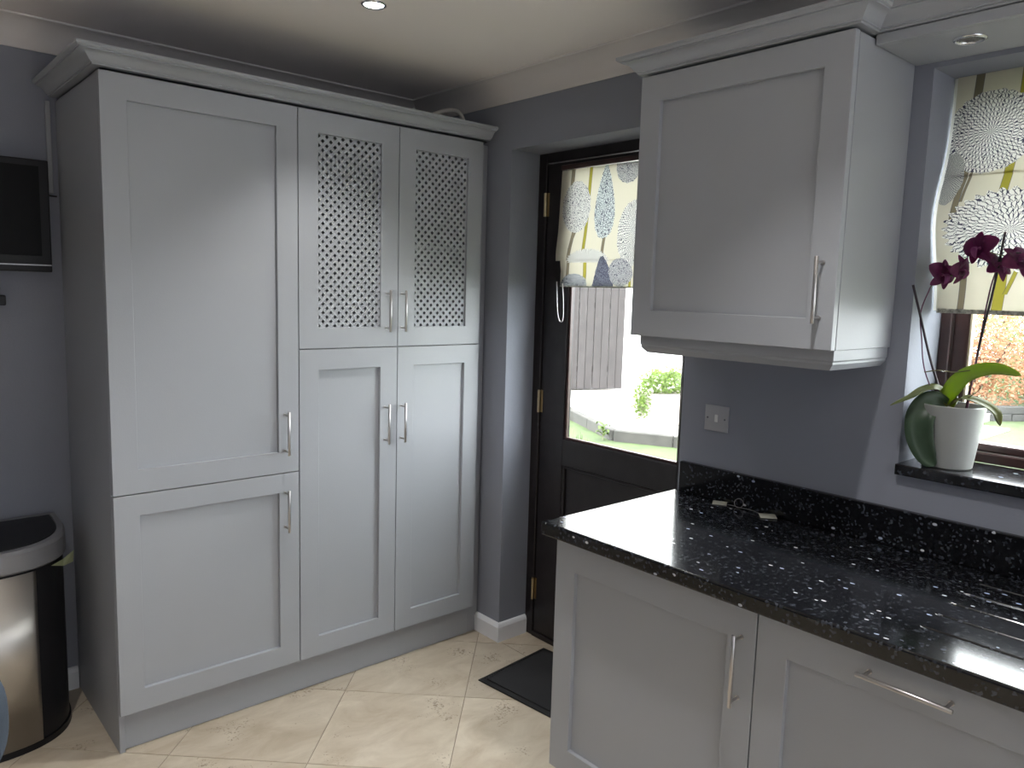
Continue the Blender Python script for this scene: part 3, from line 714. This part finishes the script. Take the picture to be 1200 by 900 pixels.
obj('pile',slab(matpoly(.025,.385,.025,.675),.005,.010,bevel=.0015),PILE,dm)
b=bmesh.new()
for i in range(26):
    for v in (.0125,.6875):
        c_=mc+a1*(.03+i*.0138)+a2*v
        tube(b,[(c_.x,c_.y,.005),(c_.x,c_.y,.0072)],[.004,.003],6)
o=obj('edge_studs',b,RUBBER,dm); o['kind']='stuff'
# chair at the left edge
CE=hp(9,815,1,-1.2); CXB=CE.x-.228
ch=thing('upholstered_chair','blue-grey upholstered chair with steel legs at the left edge of the picture','chair',(-2.2,-1.2,0))
bk=bmesh.new(); nr=14; 
def backsec():
    P=[]
    for i in range(49):
        a=2*math.pi*i/48; P.append((CXB+.228*math.copysign(abs(math.cos(a))**.75,math.cos(a)), .570+.185*math.copysign(abs(math.sin(a))**.75,math.sin(a))))
    return P[:-1]
S=backsec(); cx_,cz_=CXB,.570
rings=[]
for sc,yy in ((.80,-1.175),(.93,-1.180),(.985,-1.188),(1,-1.200),(.985,-1.212),(.93,-1.220),(.80,-1.225)):
    rings.append([bk.verts.new((cx_+(x-cx_)*sc,yy,cz_+(z-cz_)*sc)) for x,z in S])
for a,b_ in zip(rings,rings[1:]):
    for i in range(48): bk.faces.new((a[i],a[(i+1)%48],b_[(i+1)%48],b_[i]))
bk.faces.new(rings[0][::-1]); bk.faces.new(rings[-1])
obj('backrest',bk,CHAIRF,ch,autosm=50)
obj('seat',B(-2.41,-1.985,-1.14,-.72,.405,.465,.02,3),CHAIRF,ch,autosm=50)
for sx in (-2.38,-2.015):
    obj('leg',tube(bmesh.new(),bez([(sx,-1.2,.60),(sx,-1.17,.40),(sx+(.0),-1.21,.003)],6),.010,10),CHAIRL,ch,smooth=True)
    obj('leg',tube(bmesh.new(),[(sx,-.77,.42),(sx,-.745,.003)],.010,10),CHAIRL,ch,smooth=True)
    obj('side_rail',tube(bmesh.new(),[(sx,-1.165,.402),(sx,-.76,.402)],.009,10),CHAIRL,ch,smooth=True)
# paper tags on a wire ring, on the worktop
tg=thing('wire_tag_pair','two small pale tags joined by a looped wire lying by the upstand','tag',(-.06,-1.9,TZ))
def card(px,ax_,len_,wid_,ang,tilt):
    c_=Vector((px[0],px[1],TZ+.004)); bm=bmesh.new(); box(bm,-len_/2,len_/2,-wid_/2,wid_/2,-.0007,.0007,.0003)
    bm.transform(Matrix.Translation(c_)@Matrix.Rotation(ang,4,'Z')@Matrix.Rotation(tilt,4,'X')); return bm
obj('tag_card',card((-.045,-1.842),0,.045,.028,R(-62),R(10)),TAGM,tg)
obj('tag_card',card((-.050,-2.018),0,.050,.040,R(-50),R(4)),TAGM,tg)
b=bmesh.new(); cc=Vector((-.034,-1.905,TZ+.016))
tube(b,[cc+Vector((.004*math.sin(a),-.016*math.cos(a),.014*math.sin(a))) for a in [k*math.pi/10 for k in range(21)]],.0012,6)
tube(b,bez([(-.040,-1.868,TZ+.004),(-.036,-1.89,TZ+.0035),(-.036,-1.91,TZ+.003),(-.040,-1.95,TZ+.006),(-.048,-1.99,TZ+.005)],6),.0009,6)
obj('wire_loop',b,WIRE,tg,smooth=True)

# ================================================================== ORCHID
LEAF1=mat('leaf_bright',(.17,.25,.03),.4,trans=((.35,.45,.05),.35),vary=(14,.2))
LEAF2=mat('leaf_dark',(.035,.065,.035),.4,vary=(14,.2))
LEAF3=mat('leaf_purple_edge',(.12,.14,.05),.4,trans=((.3,.3,.08),.3),vary=(10,.4))
STEMD=mat('stem_dark_purple',(.022,.012,.02),.5); STEMP=mat('stem_magenta',(.10,.02,.07),.45)
STEMG=mat('stem_green',(.12,.11,.05),.5)
PETAL=mat('petal_purple',(.13,.012,.075),.5,trans=((.40,.03,.22),.4),vary=(60,.35))
LIP=mat('lip_magenta',(.30,.05,.20),.45,trans=((.4,.08,.25),.3))
oc=thing('potted_orchid','purple-flowered orchid in a white tapered pot on the window sill','plant',(.075,-2.466,SZ))
PC=(.075,-2.466,SZ+.0005)
obj('pot',lathe(bmesh.new(),PC,[(0,0),(.057,0),(.060,.003),(.0795,.164),(.0795,.168),(.078,.170),(.075,.168),(.072,.150),(.068,.135),(0,.135)],56),POT,oc,autosm=35)
b=bmesh.new(); lathe(b,PC,[(0,.150),(.03,.152),(.06,.148),(.0735,.146)],24)
for v in b.verts: v.co.z+=random.uniform(-.006,.006)
obj('bark_chips',b,BARK,oc)['kind']='stuff'
def leafmesh(path,width,mt,up=(0,0,1),fold=.18,name='leaf',parent=None,n=8,thk=.0016,prof=None,pos=False):
    P=bez(path,n); N=len(P); bm=bmesh.new(); rows=[]
    for i,p in enumerate(P):
        t=(P[min(i+1,N-1)]-P[max(i-1,0)]).normalized(); s=t.cross(Vector(up))
        s=s.normalized() if s.length>1e-3 else Vector((0,1,0)); nn=s.cross(t).normalized()
        q=i/(N-1); wv=width*(prof(q) if prof else (math.sin(math.pi*min(1,.12+q*.88))**.55 if q<1 else 0))
        wv=max(wv,.0008)
        rows.append([bm.verts.new(p+s*(k*wv/2)+nn*(fold*wv*abs(k)**1.5)) for k in (-1,-.5,0,.5,1)])
    for a,c_ in zip(rows,rows[1:]):
        for k in range(4): bm.faces.new((a[k],a[k+1],c_[k+1],c_[k]))
    o=obj(name,bm,mt,parent,smooth=True)
    m=o.modifiers.new('t','SOLIDIFY'); m.thickness=thk; m.offset=0
    return o
cz=SZ+.158
leafmesh([(.075,-2.455,SZ+.165),hp(1116,458,0,.06),hp(1135,441,0,.055),hp(1165,434,0,.045),hp(1197,440,0,.035)],.050,LEAF1,up=(-.75,-.2,.65),parent=oc,thk=.002)['label']='long bright green upper leaf'
leafmesh([(.075,-2.455,SZ+.165),hp(1100,456,0,.05),hp(1083,457,0,.02),hp(1066,466,0,-.03),hp(1043,475,0,-.09)],.027,LEAF3,up=(-.6,0,.8),parent=oc,prof=lambda q:math.sin(math.pi*min(1,.2+q*.8))**.7)
leafmesh([(.08,-2.462,SZ+.165),hp(1128,467,0,.05),hp(1150,473,0,.04),hp(1167,484,0,.03),hp(1172,499,0,.025)],.030,LEAF3,up=(-.3,0,.95),parent=oc)
leafmesh([(.07,-2.450,SZ+.163),hp(1091,472,0,.03),hp(1079,488,0,.0),hp(1078,512,0,-.005),hp(1086,535,0,.0),hp(1096,546,0,.005)],.070,LEAF2,up=(-.95,-.25,.15),parent=oc,thk=.002)['label']='broad dark leaf drooping over the left of the pot'
leafmesh([(.085,-2.46,SZ+.165),(.12,-2.44,SZ+.185),(.15,-2.42,SZ+.17)],.035,LEAF2,parent=oc)
def stem(pts,r,mt,name='stem'):
    return obj(name,tube(bmesh.new(),bez(pts,8),r,8),mt,oc,smooth=True)
base=lambda dx,dy:(.075+dx,-2.466+dy,SZ+.145)
stem([hp(1070,334,0,-.045),hp(1079,372,0,-.015),hp(1090,420,0,.035),base(.01,.018)],.0034,STEMD,'support_cane')
stem([hp(1090,337,0,.015),hp(1079,366,0,-.012),hp(1080,395,0,.0),hp(1084,435,0,.025),base(0,.028)],.0017,STEMP,'flower_stem')
stem([hp(1178,272,0,.018),hp(1165,335,0,.035),hp(1148,405,0,.06),base(.01,-.028)],.0030,STEMD,'support_cane')
stem([hp(1197,296,0,.02),hp(1178,300,0,.022),hp(1163,330,0,.034),hp(1149,395,0,.058),base(.0,-.034)],.0020,STEMP,'flower_stem')
stem([hp(1131,468,0,.05),hp(1144,460,0,.05),hp(1150,453,0,.05)],.0012,STEMG,'root')
stem([hp(1083,436,0,.024),hp(1100,434,0,.036),hp(1118,436,0,.052),hp(1137,434,0,.058)],.0016,STEMG,'cane_tie')
def ringlet(c_,r):
    return tube(bmesh.new(),[Vector(c_)+Vector((r*math.cos(a),r*math.sin(a),.001*math.sin(3*a))) for a in [k*math.pi/8 for k in range(17)]],.0013,6)
obj('cane_tie',ringlet(hp(1105,435,0,.042),.004),CHROME,oc,smooth=True)
def petalprof(q): return max(.02,math.sin(math.pi*(q**.75))**.6) if q<1 else .02
def flower(u,v,x,size,face,roll,petals=None):
    size*=1.18
    """flower centred where it stands; face = direction it looks towards"""
    c_=hp(u,v,0,x); F=Vector(face).normalized(); A=F.cross(Vector((0,0,1))).normalized(); U_=A.cross(F)
    cr=bmesh.new(); tube(cr,[c_-F*.004,c_+F*.004,c_+F*.010],[.0035,.0042,.002],8)
    fo=obj('flower',cr,LIP,oc,smooth=True)
    for k in range(5):
        a=R(90+72*k+roll); d=A*math.cos(a)+U_*math.sin(a); s=size*(1.0 if k in (1,4) else .88)
        pth=[c_+d*.002,c_+d*s*.45+F*size*.12,c_+d*s+F*size*(-.10+.1*random.random())]
        leafmesh(pth,size*(1.0 if k in (1,4) else .62),PETAL,up=tuple(F),fold=.05,name='petal',parent=fo,n=6,thk=.0008,prof=petalprof)
    d=-U_*1.0; leafmesh([c_+F*.004,c_+F*size*.35+d*size*.15,c_+F*size*.25+d*size*.55],size*.4,LIP,up=tuple(F),fold=.3,name='lip',parent=fo,n=5,thk=.0008,prof=petalprof)
    fo.name='flower'
flower(1103,322,.020,.040,(-.45,-.95,.0),12)
flower(1125,316,.028,.038,(-.15,-1,-.1),-20)
flower(1149,291,.022,.042,(-1,.35,.1),-8)
flower(1167,312,.026,.042,(-.35,-.85,.55),30)
flower(1194,306,.020,.044,(-.5,-.7,.6),-35)
stem([hp(1103,322,0,.024),hp(1096,330,0,.02),hp(1090,337,0,.015)],.0013,STEMG,'pedicel')
stem([hp(1125,316,0,.032),hp(1113,324,0,.030),hp(1103,326,0,.026)],.0013,STEMG,'pedicel')
stem([hp(1149,291,0,.026),hp(1165,297,0,.024),hp(1178,300,0,.022)],.0013,STEMG,'pedicel')

# ================================================================== OUTSIDE
GRASS=mat('lawn_grass',(.040,.062,.016),.9,vary=(6,.3),bump=(60,1))
PAVE=mat('patio_paving',(.40,.375,.35),.85,vary=(3,.12),bump=(30,.5))
KERB=mat('kerb_stone',(.045,.042,.037),.9,vary=(8,.25))
RENDER=mat('white_render',(.80,.79,.77),.85,bump=(50,.4))
FENCE=mat('weathered_board',(.027,.0225,.022),.8,vary=(10,.25),bump=(40,.5))
TROUGH=mat('stone_trough',(.36,.32,.29),.85,vary=(9,.15))
LVG=mat('leaf_green_outside',(.09,.14,.03),.7,vary=(5,.5),trans=((.18,.26,.05),.4))
LVO=mat('leaf_orange_outside',(.26,.14,.08),.7,vary=(5,.5),trans=((.38,.2,.11),.4))
LVD=mat('leaf_dark_outside',(.05,.09,.03),.7,vary=(5,.5),trans=((.1,.16,.05),.4))
LOWW=mat('grey_block_wall',(.028,.027,.026),.9,vary=(7,.2))
lw=obj('lawn',B(T,22,-12,14,-.1,.10),GRASS); tag(lw,'sunlit green lawn outside beyond the window and door','lawn'); lw['kind']='structure'
K=[hp(657,471,2,.2),hp(668,480,2,.2),hp(720,505,2,.2),hp(790,512,2,.2)]
K.append(K[-1]+(K[-1]-K[-2])*2.2)
# tufts of grass close to the kerb, seen through the door
KL=[]
for a_,c_ in zip(K,K[1:]):
    d_=(c_-a_).xy.normalized(); nn_=Vector((d_.y,-d_.x)); nn_=nn_ if nn_.dot(CAM.xy-a_.xy)<0 else -nn_
    KL.append((nn_,a_.xy.dot(nn_)))
b=bmesh.new(); rr=random.Random(3)
for i in range(5000):
    x=rr.uniform(1.6,4.4); y=rr.uniform(-.6,3.0)
    if any(Vector((x,y,.2)).xy.dot(nn_)>kk_-.14 for nn_,kk_ in KL): continue
    h_=rr.uniform(.02,.10); a=rr.uniform(0,6.28); w_=.004; l_=rr.uniform(-.02,.02)
    quad(b,[(x-w_*math.cos(a),y-w_*math.sin(a),.10),(x+w_*math.cos(a),y+w_*math.sin(a),.10),(x+l_+w_*.3,y+l_,.10+h_),(x+l_-w_*.3,y+l_,.10+h_)])
tag(obj('grass_tufts',b,GRASS),'short rough grass growing in front of the patio kerb','grass',kind='stuff')
pv=bmesh.new(); top=[(p.x,p.y) for p in K]+[(9.5,-.9+.9),(9.5,12),(1.5,12)]
hi=[pv.verts.new((p[0],p[1],.198)) for p in top]; lo=[pv.verts.new((p[0],p[1],.04)) for p in top]
pv.faces.new(hi); 
for i in range(len(top)): pv.faces.new((lo[i],lo[(i+1)%len(top)],hi[(i+1)%len(top)],hi[i]))
o=obj('patio',pv,PAVE); o['kind']='structure'
kb=thing('patio_kerb','low grey stone kerb edging the pale patio outside the back door','kerb',(K[2].x,K[2].y,.05))
for a,c_ in zip(K,K[1:]):
    n=max(1,int((c_-a).length/.55)); 
    for i in range(n):
        p,q=a+(c_-a)*(i/n),a+(c_-a)*((i+1)/n); d=(q-p).normalized(); s_=Vector((d.y,-d.x,0))
        p=p+d*.004; q=q-d*.004
        bm=bmesh.new(); pts=[p+s_*.04,q+s_*.04,q-s_*.05,p-s_*.05]
        lo=[bm.verts.new((t_.x,t_.y,.045)) for t_ in pts]; hi=[bm.verts.new((t_.x,t_.y,.212)) for t_ in pts]
        for m_ in range(4): bm.faces.new((lo[m_],lo[(m_+1)%4],hi[(m_+1)%4],hi[m_]))
        bm.faces.new(hi); bm.faces.new(lo[::-1]); bmesh.ops.bevel(bm,geom=list(bm.edges),offset=.008,segments=1,affect='EDGES')
        obj('kerb_stone',bm,KERB,kb)
# board fence and the white wall past its end
f0=hp(728.5,457,2,.2); f1=hp(655,458,2,.2); fd=(f1-f0); fd.z=0; fd.normalize(); fn=Vector((fd.y,-fd.x,0))
if fn.dot(CAM-f0)<0: fn=-fn
fe=thing('board_fence','dark weathered vertical-board fence standing on the patio outside the door','fence',f0)
for i in range(16):
    p=f0+fd*(.118*i+.002); q=p+fd*.112; bm=bmesh.new(); off=.006*(i%2)
    pts=[p+fn*off,q+fn*off,q+fn*(off-.022),p+fn*(off-.022)]; ht=2.75+rr.uniform(-.01,.01)
    lo=[bm.verts.new((t_.x,t_.y,.22)) for t_ in pts]; hi=[bm.verts.new((t_.x,t_.y,ht)) for t_ in pts]
    for m_ in range(4): bm.faces.new((lo[m_],lo[(m_+1)%4],hi[(m_+1)%4],hi[m_]))
    bm.faces.new(hi); bm.faces.new(lo[::-1]); bmesh.ops.bevel(bm,geom=list(bm.edges),offset=.004,segments=1,affect='EDGES')
    obj('board',bm,FENCE,fe)
for zz in (.5,1.4,2.4):
    bm=bmesh.new(); box(bm,0,1.88,-.06,-.024,zz-.04,zz+.04); ang=math.atan2(fd.y,fd.x)
    bm.transform(Matrix.Translation((f0.x,f0.y,0))@Matrix.Rotation(ang,4,'Z')@Matrix.Diagonal((1,-1 if Vector((-fd.y,fd.x,0)).dot(fn)<0 else 1,1,1)))
    obj('rail',bm,FENCE,fe)
w0=f0-fn*.12; w1=w0-fd*2.3
bm=bmesh.new(); L_=2.3+1.9; box(bm,-2.3,1.9,-.02,-.2,.2,4.3,.0); bm.transform(Matrix.Translation((w0.x,w0.y,0))@Matrix.Rotation(math.atan2(fd.y,fd.x),4,'Z')@Matrix.Diagonal((1,-1 if Vector((-fd.y,fd.x,0)).dot(fn)<0 else 1,1,1)))
o=obj('garden_wall',bm,RENDER); tag(o,'tall bright white rendered wall behind the fence and planter','wall')
# planter with trailing plant
q0=hp(748,499,2,.2); q1=hp(797,499,2,.2); qd=(q1-q0).normalized()
def leaves(c_,rad,n,size,mt,parent,seed=1,flat=1.0,name='foliage'):
    rn=random.Random(seed); bm=bmesh.new()
    for i in range(n):
        d=Vector((rn.gauss(0,1),rn.gauss(0,1),rn.gauss(0,1))).normalized()*(rn.random()**.4)
        p=Vector(c_)+Vector((d.x*rad[0],d.y*rad[1],d.z*rad[2])); a=Vector((rn.uniform(-1,1),rn.uniform(-1,1),rn.uniform(-.6,.8))).normalized()
        s_=a.cross(Vector((rn.uniform(-1,1),rn.uniform(-1,1),1))).normalized(); L2=size*rn.uniform(.6,1.3)
        quad(bm,[p,p+a*L2*.5+s_*L2*.28,p+a*L2,p+a*L2*.5-s_*L2*.28])
    o=obj(name,bm,mt,parent); o['kind']='stuff'; return o
pt=thing('stone_planter','pale stone trough with bright green trailing plant on the patio','planter',((q0+q1)/2+qd*.2))
pn=Vector((qd.y,-qd.x,0)); pn=pn if pn.dot(CAM-q0)>0 else -pn
bm=bmesh.new(); 
def P4(bm,o_,u0,u1,v0,v1,z0,z1,bev=.01):
    pts=[o_+qd*u0-pn*v0,o_+qd*u1-pn*v0,o_+qd*u1-pn*v1,o_+qd*u0-pn*v1]
    lo=[bm.verts.new((t_.x,t_.y,z0)) for t_ in pts]; hi=[bm.verts.new((t_.x,t_.y,z1)) for t_ in pts]
    fs=[bm.faces.new((lo[m_],lo[(m_+1)%4],hi[(m_+1)%4],hi[m_])) for m_ in range(4)]+[bm.faces.new(hi),bm.faces.new(lo[::-1])]
    bmesh.ops.bevel(bm,geom=list({e for f_ in fs for e in f_.edges}),offset=bev,segments=1,affect='EDGES')
P4(bm,q0,0,1.1,0,.34,.20,.52); P4(bm,q0,-.02,1.12,-.02,.36,.48,.535)
obj('trough',bm,TROUGH,pt)
c0=q0+qd*.33-pn*.12
leaves((c0.x,c0.y,.66),(.34,.26,.14),1500,.045,LVG,pt,5)
c1=q0+qd*.02+pn*.03; leaves((c1.x,c1.y,.47),(.10,.10,.20),500,.04,LVG,pt,6,name='trailing_foliage')
c2=q0+qd*.85-pn*.12; leaves((c2.x,c2.y,.66),(.30,.24,.14),900,.045,LVG,pt,8)
# seedling with yellowing leaves in the grass, and a fallen branch on the patio
sp=hp(706,516,2,.10); wp_=thing('yellow_leaf_weed','small weed with yellow-green leaves growing by the kerb','weed',(sp.x,sp.y,.10))
obj('stem',tube(bmesh.new(),[(sp.x,sp.y,.10),(sp.x+.01,sp.y,.26)],[.004,.002],6),STEMG,wp_)
for k_ in range(7):
    a=k_*2.4; z_=.14+.018*k_
    leafmesh([(sp.x+.005,sp.y,z_),(sp.x+.05*math.cos(a),sp.y+.05*math.sin(a),z_+.035),(sp.x+.075*math.cos(a),sp.y+.075*math.sin(a),z_+.01)],.045,LVG,parent=wp_,n=4)
b=bmesh.new(); tube(b,bez([hp(763,489,2,.235),hp(775,492,2,.24),hp(786,491,2,.24),hp(796,494,2,.24)],5),.014,8)
tag(obj('fallen_branch',b,mat('branch_bark',(.09,.05,.03),.8),smooth=True),'short brown bare branch lying on the patio by the planter','branch')
# window view: low wall, shrubs, path
a_=hp(1148,497,2,.06); c_=hp(1240,498,2,.06); d=(c_-a_).normalized(); nn=Vector((-d.y,d.x,0)); nn=nn if nn.x>0 else -nn
bw=thing('low_garden_wall','low grey block wall at the back of the lawn, seen through the window','wall',((a_+c_)/2))
LN=.44
for i in range(-3,9):
    for r_ in range(2):
        p=a_+d*(LN*(i+.5*r_)+.004); bm=bmesh.new()
        pts=[p,p+d*(LN-.010),p+d*(LN-.010)+nn*.14,p+nn*.14]; z0=.098+.095*r_
        lo=[bm.verts.new((t_.x,t_.y,z0)) for t_ in pts]; hi=[bm.verts.new((t_.x,t_.y,z0+.090)) for t_ in pts]
        for m_ in range(4): bm.faces.new((lo[m_],lo[(m_+1)%4],hi[(m_+1)%4],hi[m_]))
        bm.faces.new(hi); bm.faces.new(lo[::-1]); bmesh.ops.bevel(bm,geom=list(bm.edges),offset=.006,segments=1,affect='EDGES')
        obj('block',bm,LOWW,bw)
def shrub(u,v,xd,rad,mt,label,n,size,seed,z0=.05,name='garden_shrub'):
    c_=hp(u,v,0,xd); t=thing(name,label,'shrub',(c_.x,c_.y,z0))
    leaves((c_.x,c_.y,c_.z),rad,n,size,mt,t,seed)
    for k_ in range(4):
        a=k_*1.7; obj('stem',tube(bmesh.new(),bez([(c_.x+.03*math.cos(a),c_.y+.03*math.sin(a),z0-.01),(c_.x+.12*math.cos(a),c_.y+.12*math.sin(a),(z0+c_.z)/2),(c_.x+rad[0]*.45*math.cos(a),c_.y+rad[1]*.45*math.sin(a),c_.z+rad[2]*.3)],4),[.03]*4+[.02]*4+[.012],6),mat('shrub_bark',(.06,.04,.03),.9),t)
shrub(1140,420,9.6,(1.0,.95,.85),LVO,'autumn-orange shrub seen through the window behind the low wall',7000,.07,11)
shrub(1222,440,11.8,(1.1,.8,.8),LVD,'dark green shrub right of the orange one, seen through the window',6000,.07,12)
shrub(1180,345,16.5,(2.0,2.6,1.3),LVG,'large light green bush far behind the orange shrub',7000,.11,13)
shrub(1480,420,10.2,(1.0,1.2,.9),LVO,'russet shrub at the far right of the window view',5000,.08,14)
p_=hp(1150,512,2,.12); bm=bmesh.new(); box(bm,p_.x-.35,p_.x+.9,p_.y-.02,p_.y+.75,.10,.125,.006)
tag(obj('stepping_slab',bm,RENDER),'pale stone slab set in the lawn outside the window','slab')
